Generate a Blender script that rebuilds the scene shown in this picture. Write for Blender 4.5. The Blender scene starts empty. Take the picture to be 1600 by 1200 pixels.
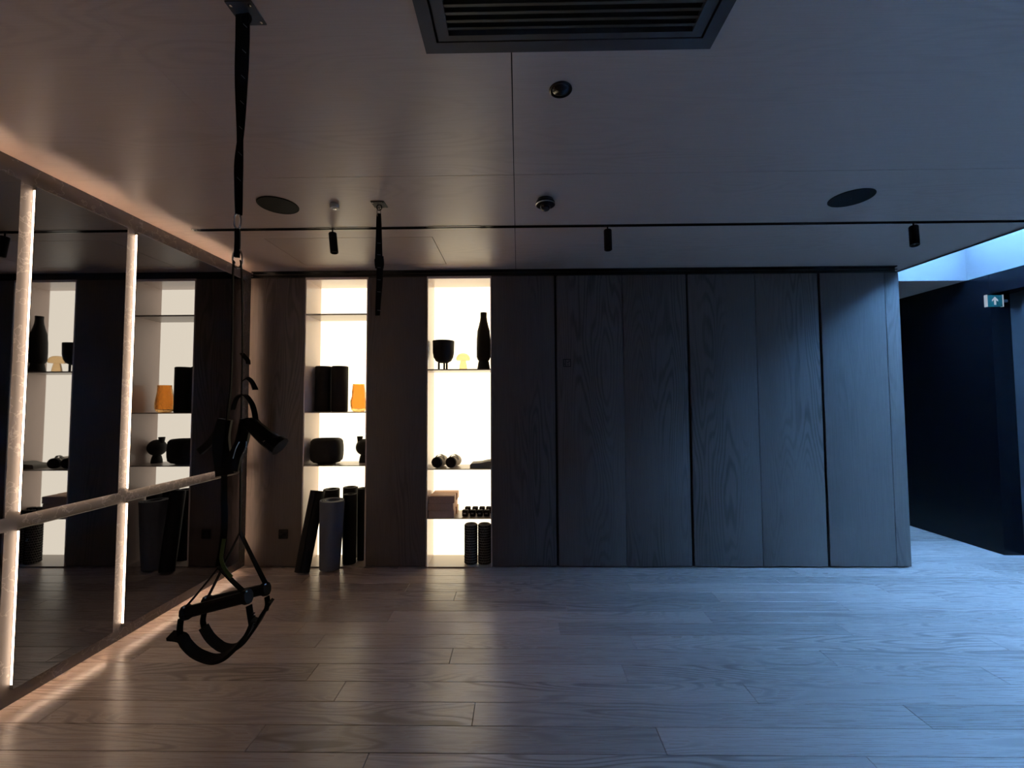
import bpy, bmesh, math, random
from mathutils import Vector, Matrix
PI = math.pi
R = math.radians
random.seed(7)
C = bpy.context.scene.collection
sc = bpy.context.scene

# ------------------------------------------------------------------ camera
F_PX, PITCH, YAW, ROLL = 659.8, R(2.5806), R(0.8555), R(0.2793)
cam_d = bpy.data.cameras.new('camera'); cam = bpy.data.objects.new('camera', cam_d); C.objects.link(cam)
cam_d.sensor_fit = 'HORIZONTAL'; cam_d.sensor_width = 36.0; cam_d.lens = F_PX * 36.0 / 1600.0
cam_d.clip_start = 0.02
cam.location = (0, 0, 1.5)
cam.matrix_world = (Matrix.Translation((0, 0, 1.5)) @ Matrix.Rotation(YAW, 4, 'Z') @ Matrix.Rotation(PI / 2 + PITCH, 4, 'X') @ Matrix.Rotation(-ROLL, 4, 'Z'))
sc.camera = cam

# ------------------------------------------------------------------ exposure, sky, daylight
sc.view_settings.view_transform = 'Standard'
sc.view_settings.look = 'None'
sc.view_settings.gamma = 1.0
sc.view_settings.use_curve_mapping = False
sc.view_settings.exposure = 0.0
SKY = 40.0            # blue dusk sky outside
LED_POWER = 62.0      # slim outward strips behind the mirror rims
BAR_POWER = 12.5       # wider strips in the upright joints between the mirrors
NICHE_POWER = 2.5    # backlit panels of the display niches
w = bpy.data.worlds.new('world'); sc.world = w; w.use_nodes = True
bg = w.node_tree.nodes['Background']
bg.inputs[0].default_value = (0.19, 0.49, 1.06, 1); bg.inputs[1].default_value = SKY

def portal(name, loc, rot, sx, sy):
    l = bpy.data.lights.new(name, 'AREA'); l.shape = 'RECTANGLE'; l.size = sx; l.size_y = sy
    l.cycles.is_portal = True
    o = bpy.data.objects.new(name, l); C.objects.link(o); o.location = loc; o.rotation_euler = rot
    return o
portal('skylight_portal', (4.21, 1.72, 3.29), (0, 0, 0), 0.98, 5.4)

# ------------------------------------------------------------------ room numbers (metres)
CEIL = 2.76; YB = 3.917; XM = -2.53; XS = -2.56; XR = 4.71; XO = 3.72; YS = 4.45
TOP = 2.695; XE = 3.525; FRONT = -1.6

def at(px, py, Y):
    """the point at depth Y on the sight line of a place in the 1600x1200 frame, used for taking sizes"""
    uu, ww = px - 800, 600 - py
    u = uu * math.cos(ROLL) + ww * math.sin(ROLL); v = -uu * math.sin(ROLL) + ww * math.cos(ROLL)
    x1, v = u / F_PX, v / F_PX
    y1 = math.cos(PITCH) - v * math.sin(PITCH); z = math.sin(PITCH) + v * math.cos(PITCH)
    X = x1 * math.cos(YAW) - y1 * math.sin(YAW); YY = x1 * math.sin(YAW) + y1 * math.cos(YAW)
    k = Y / YY
    return Vector((X * k, Y, 1.5 + z * k))

# ------------------------------------------------------------------ materials
def newmat(name):
    m = bpy.data.materials.new(name); m.use_nodes = True
    nt = m.node_tree; b = nt.nodes['Principled BSDF']
    return m, nt, b
def N(nt, t, **kw):
    n = nt.nodes.new(t)
    for k, v in kw.items():
        if k.startswith('i_'): n.inputs[k[2:].replace('_', ' ')].default_value = v
        else: setattr(n, k, v)
    return n
def plain(name, col, rough=0.5, metal=0.0, spec=0.5, noise=0.0, scale=40, bump=0.0):
    m, nt, b = newmat(name)
    b.inputs['Base Color'].default_value = (*col, 1); b.inputs['Roughness'].default_value = rough
    b.inputs['Metallic'].default_value = metal; b.inputs['Specular IOR Level'].default_value = spec
    if noise or bump:
        tc = N(nt, 'ShaderNodeTexCoord'); nz = N(nt, 'ShaderNodeTexNoise'); nz.inputs['Scale'].default_value = scale; nz.inputs['Detail'].default_value = 4
        nt.links.new(tc.outputs['Object'], nz.inputs['Vector'])
        if noise:
            mx = N(nt, 'ShaderNodeMix', data_type='RGBA')
            mx.inputs['A'].default_value = (*[c * (1 - noise) for c in col], 1); mx.inputs['B'].default_value = (*[min(1, c * (1 + noise)) for c in col], 1)
            nt.links.new(nz.outputs['Fac'], mx.inputs['Factor']); nt.links.new(mx.outputs['Result'], b.inputs['Base Color'])
        if bump:
            bp = N(nt, 'ShaderNodeBump'); bp.inputs['Strength'].default_value = bump; bp.inputs['Distance'].default_value = 0.002
            nt.links.new(nz.outputs['Fac'], bp.inputs['Height']); nt.links.new(bp.outputs['Normal'], b.inputs['Normal'])
    return m
def glow(name, col, power):
    m, nt, b = newmat(name); nt.nodes.remove(b)
    e = N(nt, 'ShaderNodeEmission'); e.inputs['Color'].default_value = (*col, 1); e.inputs['Strength'].default_value = power
    nt.links.new(e.outputs[0], nt.nodes['Material Output'].inputs['Surface'])
    return m
def wood(name, dark, light, grain='Z', rings=95.0, along=0.9, rough=0.45, spec=0.5, fig=0.5, ringscale=1.0, attr=False, pores=0.35, bump=0.15, seedobj=True, coat=0.0):
    """veneer or board: long fibres, pores and contour-like cathedral figure along the grain axis"""
    m, nt, b = newmat(name); L = nt.links.new
    tc = N(nt, 'ShaderNodeTexCoord')
    off = N(nt, 'ShaderNodeVectorMath', operation='ADD')
    L(tc.outputs['Object'], off.inputs[0])
    if attr:
        a = N(nt, 'ShaderNodeAttribute', attribute_name='rnd'); src = a.outputs['Fac']
    else:
        oi = N(nt, 'ShaderNodeObjectInfo'); src = oi.outputs['Random']
    cx = N(nt, 'ShaderNodeCombineXYZ')
    for i, k in enumerate((37.0, 23.0, 51.0)):
        mu = N(nt, 'ShaderNodeMath', operation='MULTIPLY'); mu.inputs[1].default_value = k
        L(src, mu.inputs[0]); L(mu.outputs[0], cx.inputs[i])
    L(cx.outputs[0], off.inputs[1])
    def scaled(along, across):
        s = N(nt, 'ShaderNodeVectorMath', operation='MULTIPLY')
        v = [across, across, across]; v['XYZ'.index(grain)] = along
        s.inputs[1].default_value = v; L(off.outputs[0], s.inputs[0]); return s.outputs[0]
    n1 = N(nt, 'ShaderNodeTexNoise'); n1.inputs['Scale'].default_value = 1; n1.inputs['Detail'].default_value = 1.5; n1.inputs['Roughness'].default_value = .4
    L(scaled(along * ringscale, 4.5 * ringscale), n1.inputs['Vector'])
    m1 = N(nt, 'ShaderNodeMath', operation='MULTIPLY'); m1.inputs[1].default_value = rings; L(n1.outputs['Fac'], m1.inputs[0])
    n2 = N(nt, 'ShaderNodeTexNoise'); n2.inputs['Scale'].default_value = 1; n2.inputs['Detail'].default_value = 3
    L(scaled(6, 60), n2.inputs['Vector'])
    m1b = N(nt, 'ShaderNodeMath', operation='MULTIPLY_ADD'); m1b.inputs[1].default_value = 2.2; L(n2.outputs['Fac'], m1b.inputs[0]); L(m1.outputs[0], m1b.inputs[2])
    sn = N(nt, 'ShaderNodeMath', operation='SINE'); L(m1b.outputs[0], sn.inputs[0])
    rg = N(nt, 'ShaderNodeMapRange'); rg.inputs[1].default_value = -0.2; rg.inputs[2].default_value = 1.0; L(sn.outputs[0], rg.inputs[0])
    # figure shows only in places
    n4 = N(nt, 'ShaderNodeTexNoise'); n4.inputs['Scale'].default_value = 1; n4.inputs['Detail'].default_value = 1
    L(scaled(0.55, 2.5), n4.inputs['Vector'])
    mk = N(nt, 'ShaderNodeMapRange'); mk.inputs[1].default_value = 0.42; mk.inputs[2].default_value = 0.62; L(n4.outputs['Fac'], mk.inputs[0])
    fg = N(nt, 'ShaderNodeMath', operation='MULTIPLY'); L(rg.outputs[0], fg.inputs[0]); L(mk.outputs[0], fg.inputs[1])
    fg2 = N(nt, 'ShaderNodeMath', operation='MULTIPLY'); fg2.inputs[1].default_value = fig; L(fg.outputs[0], fg2.inputs[0])
    n3 = N(nt, 'ShaderNodeTexNoise'); n3.inputs['Scale'].default_value = 1; n3.inputs['Detail'].default_value = 5; n3.inputs['Roughness'].default_value = .65
    L(scaled(4, 190), n3.inputs['Vector'])
    p1 = N(nt, 'ShaderNodeMath', operation='MULTIPLY'); p1.inputs[1].default_value = pores; L(n3.outputs['Fac'], p1.inputs[0])
    sm = N(nt, 'ShaderNodeMath', operation='ADD'); L(fg2.outputs[0], sm.inputs[0]); L(p1.outputs[0], sm.inputs[1])
    mx = N(nt, 'ShaderNodeMix', data_type='RGBA'); mx.inputs['A'].default_value = (*light, 1); mx.inputs['B'].default_value = (*dark, 1)
    L(sm.outputs[0], mx.inputs['Factor'])
    out = mx.outputs['Result']
    # board-to-board difference of tone
    br = N(nt, 'ShaderNodeMapRange'); br.inputs[3].default_value = 0.80 if attr else 0.93; br.inputs[4].default_value = 1.16 if attr else 1.07; L(src, br.inputs[0])
    hv = N(nt, 'ShaderNodeVectorMath', operation='SCALE'); L(out, hv.inputs[0]); L(br.outputs[0], hv.inputs['Scale'])
    L(hv.outputs[0], b.inputs['Base Color'])
    b.inputs['Roughness'].default_value = rough; b.inputs['Specular IOR Level'].default_value = spec
    if attr:
        rr = N(nt, 'ShaderNodeMath', operation='MULTIPLY_ADD'); rr.inputs[1].default_value = 0.10; rr.inputs[2].default_value = rough; L(sm.outputs[0], rr.inputs[0]); L(rr.outputs[0], b.inputs['Roughness'])
    bp = N(nt, 'ShaderNodeBump'); bp.inputs['Strength'].default_value = bump; bp.inputs['Distance'].default_value = 0.0012; bp.invert = True
    L(sm.outputs[0], bp.inputs['Height']); L(bp.outputs['Normal'], b.inputs['Normal'])
    return m

M = {}
M['floor'] = wood('oiled_oak_floor', (0.16, 0.110, 0.088), (0.49, 0.39, 0.335), 'X', rough=0.26, spec=0.7, fig=0.62, attr=True, pores=0.30, bump=0.4, ringscale=1.15, rings=110.0, along=0.7)
M['ceil'] = wood('ceiling_veneer', (0.28, 0.195, 0.155), (0.47, 0.355, 0.295), 'X', rough=0.42, spec=0.9, fig=0.18, pores=0.55, bump=0.05)
M['cab'] = wood('dark_oak_veneer', (0.040, 0.030, 0.026), (0.145, 0.114, 0.100), 'Z', rough=0.5, spec=0.35, fig=0.40, pores=0.8, bump=0.2, ringscale=0.9, rings=190.0, along=0.5)
M['black'] = plain('black_coated_metal', (0.010, 0.010, 0.011), 0.65, spec=0.15)
M['blackgloss'] = plain('black_gloss_trim', (0.012, 0.012, 0.013), 0.16)
M['gap'] = plain('shadow_gap', (0.004, 0.004, 0.004), 0.8)
M['mirror'] = plain('tinted_mirror', (0.28, 0.30, 0.365), 0.015, 1.0)
M['panecore'] = plain('mirror_backing', (0.03, 0.03, 0.03), 0.6)
M['lacquer'] = plain('beige_lacquer', (0.60, 0.49, 0.44), 0.22, noise=0.03, scale=8)
M['shelf'] = plain('bronze_shelf', (0.34, 0.29, 0.25), 0.3, noise=0.05, scale=10)
M['plaster'] = plain('painted_plaster', (0.107, 0.101, 0.100), 0.7, noise=0.02, scale=3)
M['blackglass'] = plain('black_back_painted_glass', (0.003, 0.003, 0.004), 0.25, spec=0.2)
M['greymetal'] = plain('dark_grey_metal', (0.055, 0.055, 0.058), 0.55, spec=0.3)
M['rubber'] = plain('black_rubber', (0.010, 0.009, 0.009), 0.75, spec=0.2, noise=0.3, scale=150, bump=0.3)
M['webbing'] = plain('black_webbing', (0.007, 0.007, 0.008), 0.9, spec=0.1, noise=0.4, scale=400, bump=0.5)
M['greenweb'] = plain('olive_webbing', (0.10, 0.14, 0.035), 0.85, noise=0.3, scale=400, bump=0.5)
M['whitethread'] = plain('pale_stitching', (0.35, 0.36, 0.40), 0.8)
M['steel'] = plain('steel', (0.55, 0.55, 0.56), 0.25, 1.0)
M['ceramic'] = plain('matt_black_ceramic', (0.013, 0.012, 0.012), 0.7, spec=0.25, noise=0.25, scale=60, bump=0.4)
M['matblack'] = plain('black_yoga_mat', (0.006, 0.006, 0.007), 0.7, spec=0.2, noise=0.2, scale=200, bump=0.3)
M['matgrey'] = plain('grey_yoga_mat', (0.075, 0.08, 0.10), 0.7, noise=0.1, scale=200, bump=0.3)
M['cork'] = plain('brown_cork', (0.50, 0.30, 0.20), 0.75, noise=0.25, scale=160, bump=0.3)
M['cloth'] = plain('pale_cotton', (0.46, 0.42, 0.37), 0.9, noise=0.15, scale=90, bump=0.5)
M['greycloth'] = plain('grey_cloth', (0.22, 0.215, 0.20), 0.9, noise=0.15, scale=90, bump=0.4)
M['pinkgrip'] = plain('pale_chrome_grip', (0.65, 0.58, 0.55), 0.3, 0.8)
M['niche'] = glow('backlit_panel', (1.0, 0.83, 0.56), NICHE_POWER)
M['led'] = glow('warm_led', (1.0, 0.68, 0.46), LED_POWER)
M['ledbar'] = glow('warm_led_diffuser', (1.0, 0.72, 0.50), BAR_POWER)
M['signgreen'] = plain('green_sign', (0.0, 0.028, 0.022), 0.6, spec=0.2)
M['signwhite'] = glow('lit_sign_white', (0.62, 0.72, 0.85), 0.55)

def stone():
    m, nt, b = newmat('veined_grey_stone'); L = nt.links.new
    tc = N(nt, 'ShaderNodeTexCoord')
    n = N(nt, 'ShaderNodeTexNoise'); n.inputs['Scale'].default_value = 9; n.inputs['Detail'].default_value = 6; L(tc.outputs['Object'], n.inputs['Vector'])
    v = N(nt, 'ShaderNodeTexVoronoi', feature='DISTANCE_TO_EDGE'); v.inputs['Scale'].default_value = 7
    ad = N(nt, 'ShaderNodeMix', data_type='VECTOR'); ad.inputs['Factor'].default_value = 0.35
    L(tc.outputs['Object'], ad.inputs[4]); L(n.outputs['Color'], ad.inputs[5]); L(ad.outputs[1], v.inputs['Vector'])
    mr = N(nt, 'ShaderNodeMapRange'); mr.inputs[2].default_value = 0.035; L(v.outputs['Distance'], mr.inputs[0])
    m1 = N(nt, 'ShaderNodeMix', data_type='RGBA'); m1.inputs['A'].default_value = (0.075, 0.066, 0.063, 1); m1.inputs['B'].default_value = (0.112, 0.098, 0.094, 1); L(n.outputs['Fac'], m1.inputs['Factor'])
    m2 = N(nt, 'ShaderNodeMix', data_type='RGBA'); m2.inputs['A'].default_value = (0.19, 0.172, 0.168, 1); L(m1.outputs['Result'], m2.inputs['B']); L(mr.outputs[0], m2.inputs['Factor'])
    L(m2.outputs['Result'], b.inputs['Base Color']); b.inputs['Roughness'].default_value = 0.4
    return m
M['stone'] = stone()
def amber(name, col, wr):
    m, nt, b = newmat(name)
    b.inputs['Base Color'].default_value = (*col, 1); b.inputs['Roughness'].default_value = 0.12
    b.inputs['Transmission Weight'].default_value = 0.9; b.inputs['IOR'].default_value = 1.25
    b.inputs['Coat Weight'].default_value = 0.3
    if wr:
        tc = N(nt, 'ShaderNodeTexCoord'); n = N(nt, 'ShaderNodeTexNoise'); n.inputs['Scale'].default_value = 22; n.inputs['Distortion'].default_value = 1.5
        nt.links.new(tc.outputs['Object'], n.inputs['Vector'])
        bp = N(nt, 'ShaderNodeBump'); bp.inputs['Strength'].default_value = .8; bp.inputs['Distance'].default_value = .012
        nt.links.new(n.outputs['Fac'], bp.inputs['Height']); nt.links.new(bp.outputs['Normal'], b.inputs['Normal'])
    return m
M['amber'] = amber('amber_glass', (0.93, 0.54, 0.20), True)
M['honey'] = amber('pale_amber_glass', (0.86, 0.60, 0.32), False)
def winglass():
    m, nt, b = newmat('window_glass')
    b.inputs['Base Color'].default_value = (1, 1, 1, 1); b.inputs['Roughness'].default_value = 0.0
    b.inputs['Transmission Weight'].default_value = 1.0; b.inputs['IOR'].default_value = 1.01
    return m
M['glass'] = winglass()

# ------------------------------------------------------------------ mesh helpers
class MB:
    def __init__(s): s.bm = bmesh.new()
    def box(s, x0, x1, y0, y1, z0, z1, bev=0.0):
        vs = [s.bm.verts.new((x, y, z)) for x in (x0, x1) for y in (y0, y1) for z in (z0, z1)]
        fs = [(0, 1, 3, 2), (4, 6, 7, 5), (0, 4, 5, 1), (2, 3, 7, 6), (0, 2, 6, 4), (1, 5, 7, 3)]
        faces = [s.bm.faces.new([vs[i] for i in f]) for f in fs]
        if bev:
            ed = set(e for f in faces for e in f.edges)
            bmesh.ops.bevel(s.bm, geom=list(ed), offset=bev, segments=2, affect='EDGES', profile=0.6)
        return s
    def lathe(s, prof, c=(0, 0, 0), n=32, sx=1, sy=1, axis='Z', power=None):
        rings = []
        for r, z in prof:
            ring = []
            for i in range(n):
                a = 2 * PI * i / n; ca, sa = math.cos(a), math.sin(a)
                k = 1.0
                if power: k = (abs(ca) ** power + abs(sa) ** power) ** (-1 / power)
                p = (r * k * ca * sx, r * k * sa * sy, z)
                if axis == 'Y': p = (p[0], p[2], p[1])
                if axis == 'X': p = (p[2], p[0], p[1])
                ring.append(s.bm.verts.new((p[0] + c[0], p[1] + c[1], p[2] + c[2])))
            rings.append(ring)
        for a, b in zip(rings, rings[1:]):
            for i in range(n):
                s.bm.faces.new((a[i], a[(i + 1) % n], b[(i + 1) % n], b[i]))
        if prof[0][0] > 1e-6 and not getattr(s, 'open', False): s.bm.faces.new(rings[0][::-1])
        if prof[-1][0] > 1e-6 and not getattr(s, 'open', False): s.bm.faces.new(rings[-1])
        return s
    def sweep(s, pts, wid, th, W=None, n=1, round_=False, caps=True, twist=0.0):
        """rectangular (or round) section swept along a smoothed line; W = width direction, or a (start, end) pair that turns"""
        P = [Vector(p) for p in pts]
        if n > 1: P = catmull(P, n)
        k = len(P); rings = []
        prevU = None
        for i, p in enumerate(P):
            t = (P[min(i + 1, k - 1)] - P[max(i - 1, 0)]).normalized()
            f = i / (k - 1)
            if W is None:
                ref = prevU if prevU is not None else (Vector((0, 1, 0)) if abs(t.y) < .9 else Vector((1, 0, 0)))
            elif isinstance(W, list): 
                q = f * (len(W) - 1); j = min(int(q), len(W) - 2); ref = Vector(W[j]).lerp(Vector(W[j + 1]), q - j)
            else: ref = Vector(W)
            u = (ref - t * ref.dot(t)).normalized(); prevU = u; v = t.cross(u)
            ww = (wid[0] + (wid[1] - wid[0]) * f) if isinstance(wid, tuple) else wid
            tt = (th[0] + (th[1] - th[0]) * f) if isinstance(th, tuple) else th
            if round_:
                m_ = 10
                ring = [p + u * (ww / 2 * math.cos(2 * PI * a / m_)) + v * (tt / 2 * math.sin(2 * PI * a / m_)) for a in range(m_)]
            else:
                ring = [p + u * (sx * ww / 2) + v * (sy * tt / 2) for sx, sy in ((-1, -1), (1, -1), (1, 1), (-1, 1))]
            rings.append([s.bm.verts.new(q) for q in ring])
        m_ = len(rings[0])
        for a, b in zip(rings, rings[1:]):
            for i in range(m_): s.bm.faces.new((a[i], a[(i + 1) % m_], b[(i + 1) % m_], b[i]))
        if caps: s.bm.faces.new(rings[0][::-1]); s.bm.faces.new(rings[-1])
        return s
    def prism(s, poly, y0, y1):
        """outline in X, Z extruded along Y"""
        a = [s.bm.verts.new((x, y0, z)) for x, z in poly]; b = [s.bm.verts.new((x, y1, z)) for x, z in poly]
        s.bm.faces.new(a); s.bm.faces.new(b[::-1]); n = len(a)
        for i in range(n): s.bm.faces.new((a[i], b[i], b[(i + 1) % n], a[(i + 1) % n]))
        return s
    def xf(s, mtx): bmesh.ops.transform(s.bm, matrix=mtx, verts=s.bm.verts[:]); return s
    def build(s, name, mat, parent=None, smooth=35, label=None):
        bmesh.ops.recalc_face_normals(s.bm, faces=s.bm.faces[:])
        me = bpy.data.meshes.new(name); s.bm.to_mesh(me); s.bm.free()
        me.materials.append(mat)
        if smooth:
            me.shade_smooth(); me.set_sharp_from_angle(angle=R(smooth))
        o = bpy.data.objects.new(name, me); C.objects.link(o)
        if parent is not None: o.parent = parent
        if label: o['label'] = label
        return o
def catmull(P, n):
    out = []; k = len(P)
    for i in range(k - 1):
        p0 = P[max(i - 1, 0)]; p1 = P[i]; p2 = P[i + 1]; p3 = P[min(i + 2, k - 1)]
        for j in range(n):
            t = j / n
            out.append(0.5 * ((2 * p1) + (p2 - p0) * t + (2 * p0 - 5 * p1 + 4 * p2 - p3) * t * t + (3 * p1 - p0 - 3 * p2 + p3) * t ** 3))
    out.append(P[-1]); return out
def tag(o, label, cat, group=None, kind=None):
    o['label'] = label; o['category'] = cat
    if group: o['group'] = group
    if kind: o['kind'] = kind
    return o
def thing(name, label, cat, loc=(0, 0, 0), group=None, rz=0):
    o = bpy.data.objects.new(name, None); C.objects.link(o); o.location = loc; o.rotation_euler = (0, 0, rz); o.empty_display_size = .1
    return tag(o, label, cat, group)
def struct(o, label=None):
    o['kind'] = 'structure'
    if label: o['label'] = label
    return o
def copy_tree(o, parent=None):
    c = o.copy(); C.objects.link(c)
    if parent is not None: c.parent = parent
    for ch in [x for x in o.children]: copy_tree(ch, c)
    return c

# ------------------------------------------------------------------ floor of planks
PW = 0.1553; Y0 = 2.187
joints = [(-0.225, 2.109), (-0.941, 2.263), (-0.408, 2.574), (-0.502, 3.357), (-0.65, 1.832), (0.893, 3.523), (1.514, 3.344), (2.375, 3.214), (1.315, 3.05), (2.141, 2.895), (2.947, 2.743), (1.807, 2.583), (0.714, 2.729), (2.595, 2.424), (1.187, 2.26), (1.891, 2.106), (0.625, 1.943), (1.461, 1.848), (-0.912, 3.038), (3.445, 3.044), (2.164, 3.601)]
rows = {}
for x, y in joints: rows.setdefault(math.floor((y - Y0) / PW), []).append(x)
bm = bmesh.new(); lay = bm.faces.layers.float.new('rnd')
g = 0.0011
k0 = math.floor((FRONT - Y0) / PW); k1 = math.ceil((7.4 - Y0) / PW)
for k in range(k0, k1):
    ya, yb = Y0 + k * PW, Y0 + (k + 1) * PW
    xs = sorted(rows.get(k, [random.uniform(-1.5, 1.5)]))
    while xs[0] > -2.7 + 1.0: xs.insert(0, xs[0] - random.uniform(1.7, 2.1))
    while xs[-1] < 5.2 - 1.0: xs.append(xs[-1] + random.uniform(1.7, 2.1))
    xs = [-2.72] + [x for x in xs if -2.6 < x < 5.2] + [5.3]
    for xa, xb in zip(xs, xs[1:]):
        r = random.random(); z = 0.0; c = 0.0012
        q = [bm.verts.new(p) for p in ((xa + g + c, ya + g + c, z), (xb - g - c, ya + g + c, z), (xb - g - c, yb - g - c, z), (xa + g + c, yb - g - c, z))]
        o_ = [bm.verts.new(p) for p in ((xa + g, ya + g, z - .0015), (xb - g, ya + g, z - .0015), (xb - g, yb - g, z - .0015), (xa + g, yb - g, z - .0015))]
        d_ = [bm.verts.new(p) for p in ((xa + g, ya + g, z - .012), (xb - g, ya + g, z - .012), (xb - g, yb - g, z - .012), (xa + g, yb - g, z - .012))]
        f = bm.faces.new(q); f[lay] = r
        for i in range(4):
            f = bm.faces.new((o_[i], o_[(i + 1) % 4], q[(i + 1) % 4], q[i])); f[lay] = r
            f = bm.faces.new((d_[i], d_[(i + 1) % 4], o_[(i + 1) % 4], o_[i])); f[lay] = r
me = bpy.data.meshes.new('floor'); bm.to_mesh(me); bm.free(); me.materials.append(M['floor'])
fl = bpy.data.objects.new('floor', me); C.objects.link(fl); struct(fl, 'brown oak plank floor with boards running across the room')
struct(MB().box(-2.75, 5.3, FRONT - .1, 7.5, -0.15, -0.0118).build('floor_base', M['gap'], fl, 0))

# ------------------------------------------------------------------ ceiling of veneer sheets with fine joints
cj = 0.0022; hg = 0.0050
ce = MB()
def cell(x0, x1, y0, y1, gp=cj):
    ce.box(x0 + gp, x1 - gp, y0 + gp, y1 - gp, CEIL, CEIL + .02)
XJ = -0.018; YJ = 2.280; TY0, TY1 = 2.945, 2.985      # joints, track slot
HX0, HX1, HY0, HY1 = -1.925, -0.648, 3.138, 3.758     # access hatch
CX0, CX1, CY1, CY0 = -0.322, 0.685, 1.45, 0.44         # cassette opening
cell(-2.7, -1.347, FRONT, YJ, .0005); 
ce.box(-1.347 + .0003, CX0, FRONT, YJ - cj, CEIL, CEIL + .02)
ce.box(CX0, CX1, FRONT, CY0, CEIL, CEIL + .02)
ce.box(CX0, XJ - cj, CY1, YJ - cj, CEIL, CEIL + .02); ce.box(XJ + cj, CX1, CY1, YJ - cj, CEIL, CEIL + .02)
ce.box(CX1, XO, FRONT, YJ - cj, CEIL, CEIL + .02)
for x0, x1 in ((-2.7, XJ), (XJ, XO)): ce.box(x0 + cj * (x0 == XJ), x1 - cj * (x1 == XJ), YJ + cj * .5, TY0, CEIL, CEIL + .02)
ce.box(-2.7, HX0 - hg, TY1, YS, CEIL, CEIL + .02)
ce.box(HX0 - hg, HX1 + hg, TY1, HY0 - hg, CEIL, CEIL + .02); ce.box(HX0 - hg, HX1 + hg, HY1 + hg, YS, CEIL, CEIL + .02)
ce.box(HX1 + hg, XJ - cj, TY1, YS, CEIL, CEIL + .02); ce.box(XJ + cj, XO, TY1, YS, CEIL, CEIL + .02)
ce.box(-2.7, 5.2, YS, 7.5, CEIL, CEIL + .02)
ce.box(-2.7, -2.35, TY0, TY1, CEIL, CEIL + .02)
ceil = struct(ce.build('ceiling', M['ceil'], None, 0), 'brown wood veneer ceiling with fine panel joints')
b = MB(); b.box(-2.72, XO - .001, FRONT, YS, CEIL + .0201, CEIL + .1); struct(b.build('ceiling_base', M['gap'], ceil, 0))
hp = MB().box(HX0, HX1, HY0, HY1, CEIL, CEIL + .018).build('access_panel', M['ceil'], None, 0)
tag(hp, 'flush rectangular wood access panel outlined in the ceiling above the two lit niches', 'panel')

# skylight shaft beside the ceiling edge
b = MB()
b.box(XO - .03, XR + .2, YS - .002, YS + .05, CEIL + .0205, 3.30); b.box(XO, XR, YS - .004, YS - .0005, CEIL + .003, 3.2)        # far side
b.box(XR, XR + .05, -1.0, YS, CEIL, 3.30)                      # right side
b.box(XO - .05, XO, -1.0, YS, CEIL, 3.30)                      # left side
b.box(XO - .05, XR + .05, -1.05, -1.0, CEIL, 3.30)             # near side
struct(b.build('wall_skylight', M['plaster'], None, 0), 'white painted shaft of the skylight beyond the wooden ceiling')
b = MB().box(XO + .0, XR, -1.0, YS, 3.27, 3.275); struct(b.build('window_1', M['glass'], None, 0), 'skylight glass')
b = MB().box(XO, XR + .2, FRONT, -1.05, CEIL, CEIL + .05); struct(b.build('ceiling_right', M['ceil'], None, 0))

# ------------------------------------------------------------------ walls
struct(MB().box(-2.75, XS, FRONT, YB + .7, 0.0, CEIL).build('wall_left', M['stone'], None, 0), 'veined grey stone wall behind the mirrors')
struct(MB().box(-2.56, XE - .02, YB + .62, YB + .75, 0, CEIL).build('wall_back', M['plaster'], None, 0))
struct(MB().box(-2.75, 5.1, FRONT - .1, FRONT, 0, CEIL).build('wall_front', M['plaster'], None, 0))
struct(MB().box(XE - .14, XR + .3, 7.0, 7.1, 0, CEIL).build('wall_far', M['cab'], None, 0))
struct(MB().box(XE - .14, XE - .02, YB + .62, 7.0, 0, CEIL).build('wall_passage', M['cab'], None, 0))
struct(MB().box(XR, XR + .3, 4.24, 7.1, 0, CEIL).build('wall_right', M['blackglass'], None, 0), 'black glass wall of the passage right of the cabinets')
struct(MB().box(XR, 4.89, FRONT, 4.238, 2.56, CEIL - .001).build('trim_3', M['blackglass'], None, 0), 'dark fascia below the skylight')
b = MB(); b.box(4.90, 5.0, FRONT, 4.239, 0, CEIL)
for k in range(6): b.box(4.892, 4.90, -1.55 + k * .95, -1.55 + k * .95 + .93, .02, 2.68)
struct(b.build('wall_right_front', M['greymetal'], None, 0), 'dark grey panelled wall at the right')
b = MB(); b.box(4.86, 4.899, 4.05, 4.11, 0, 2.70); b.box(4.86, 4.899, 3.95, 3.97, 0, 2.70)
struct(b.build('trim_1', M['greymetal'], None, 0), 'grey metal door lining at the right end')

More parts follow.
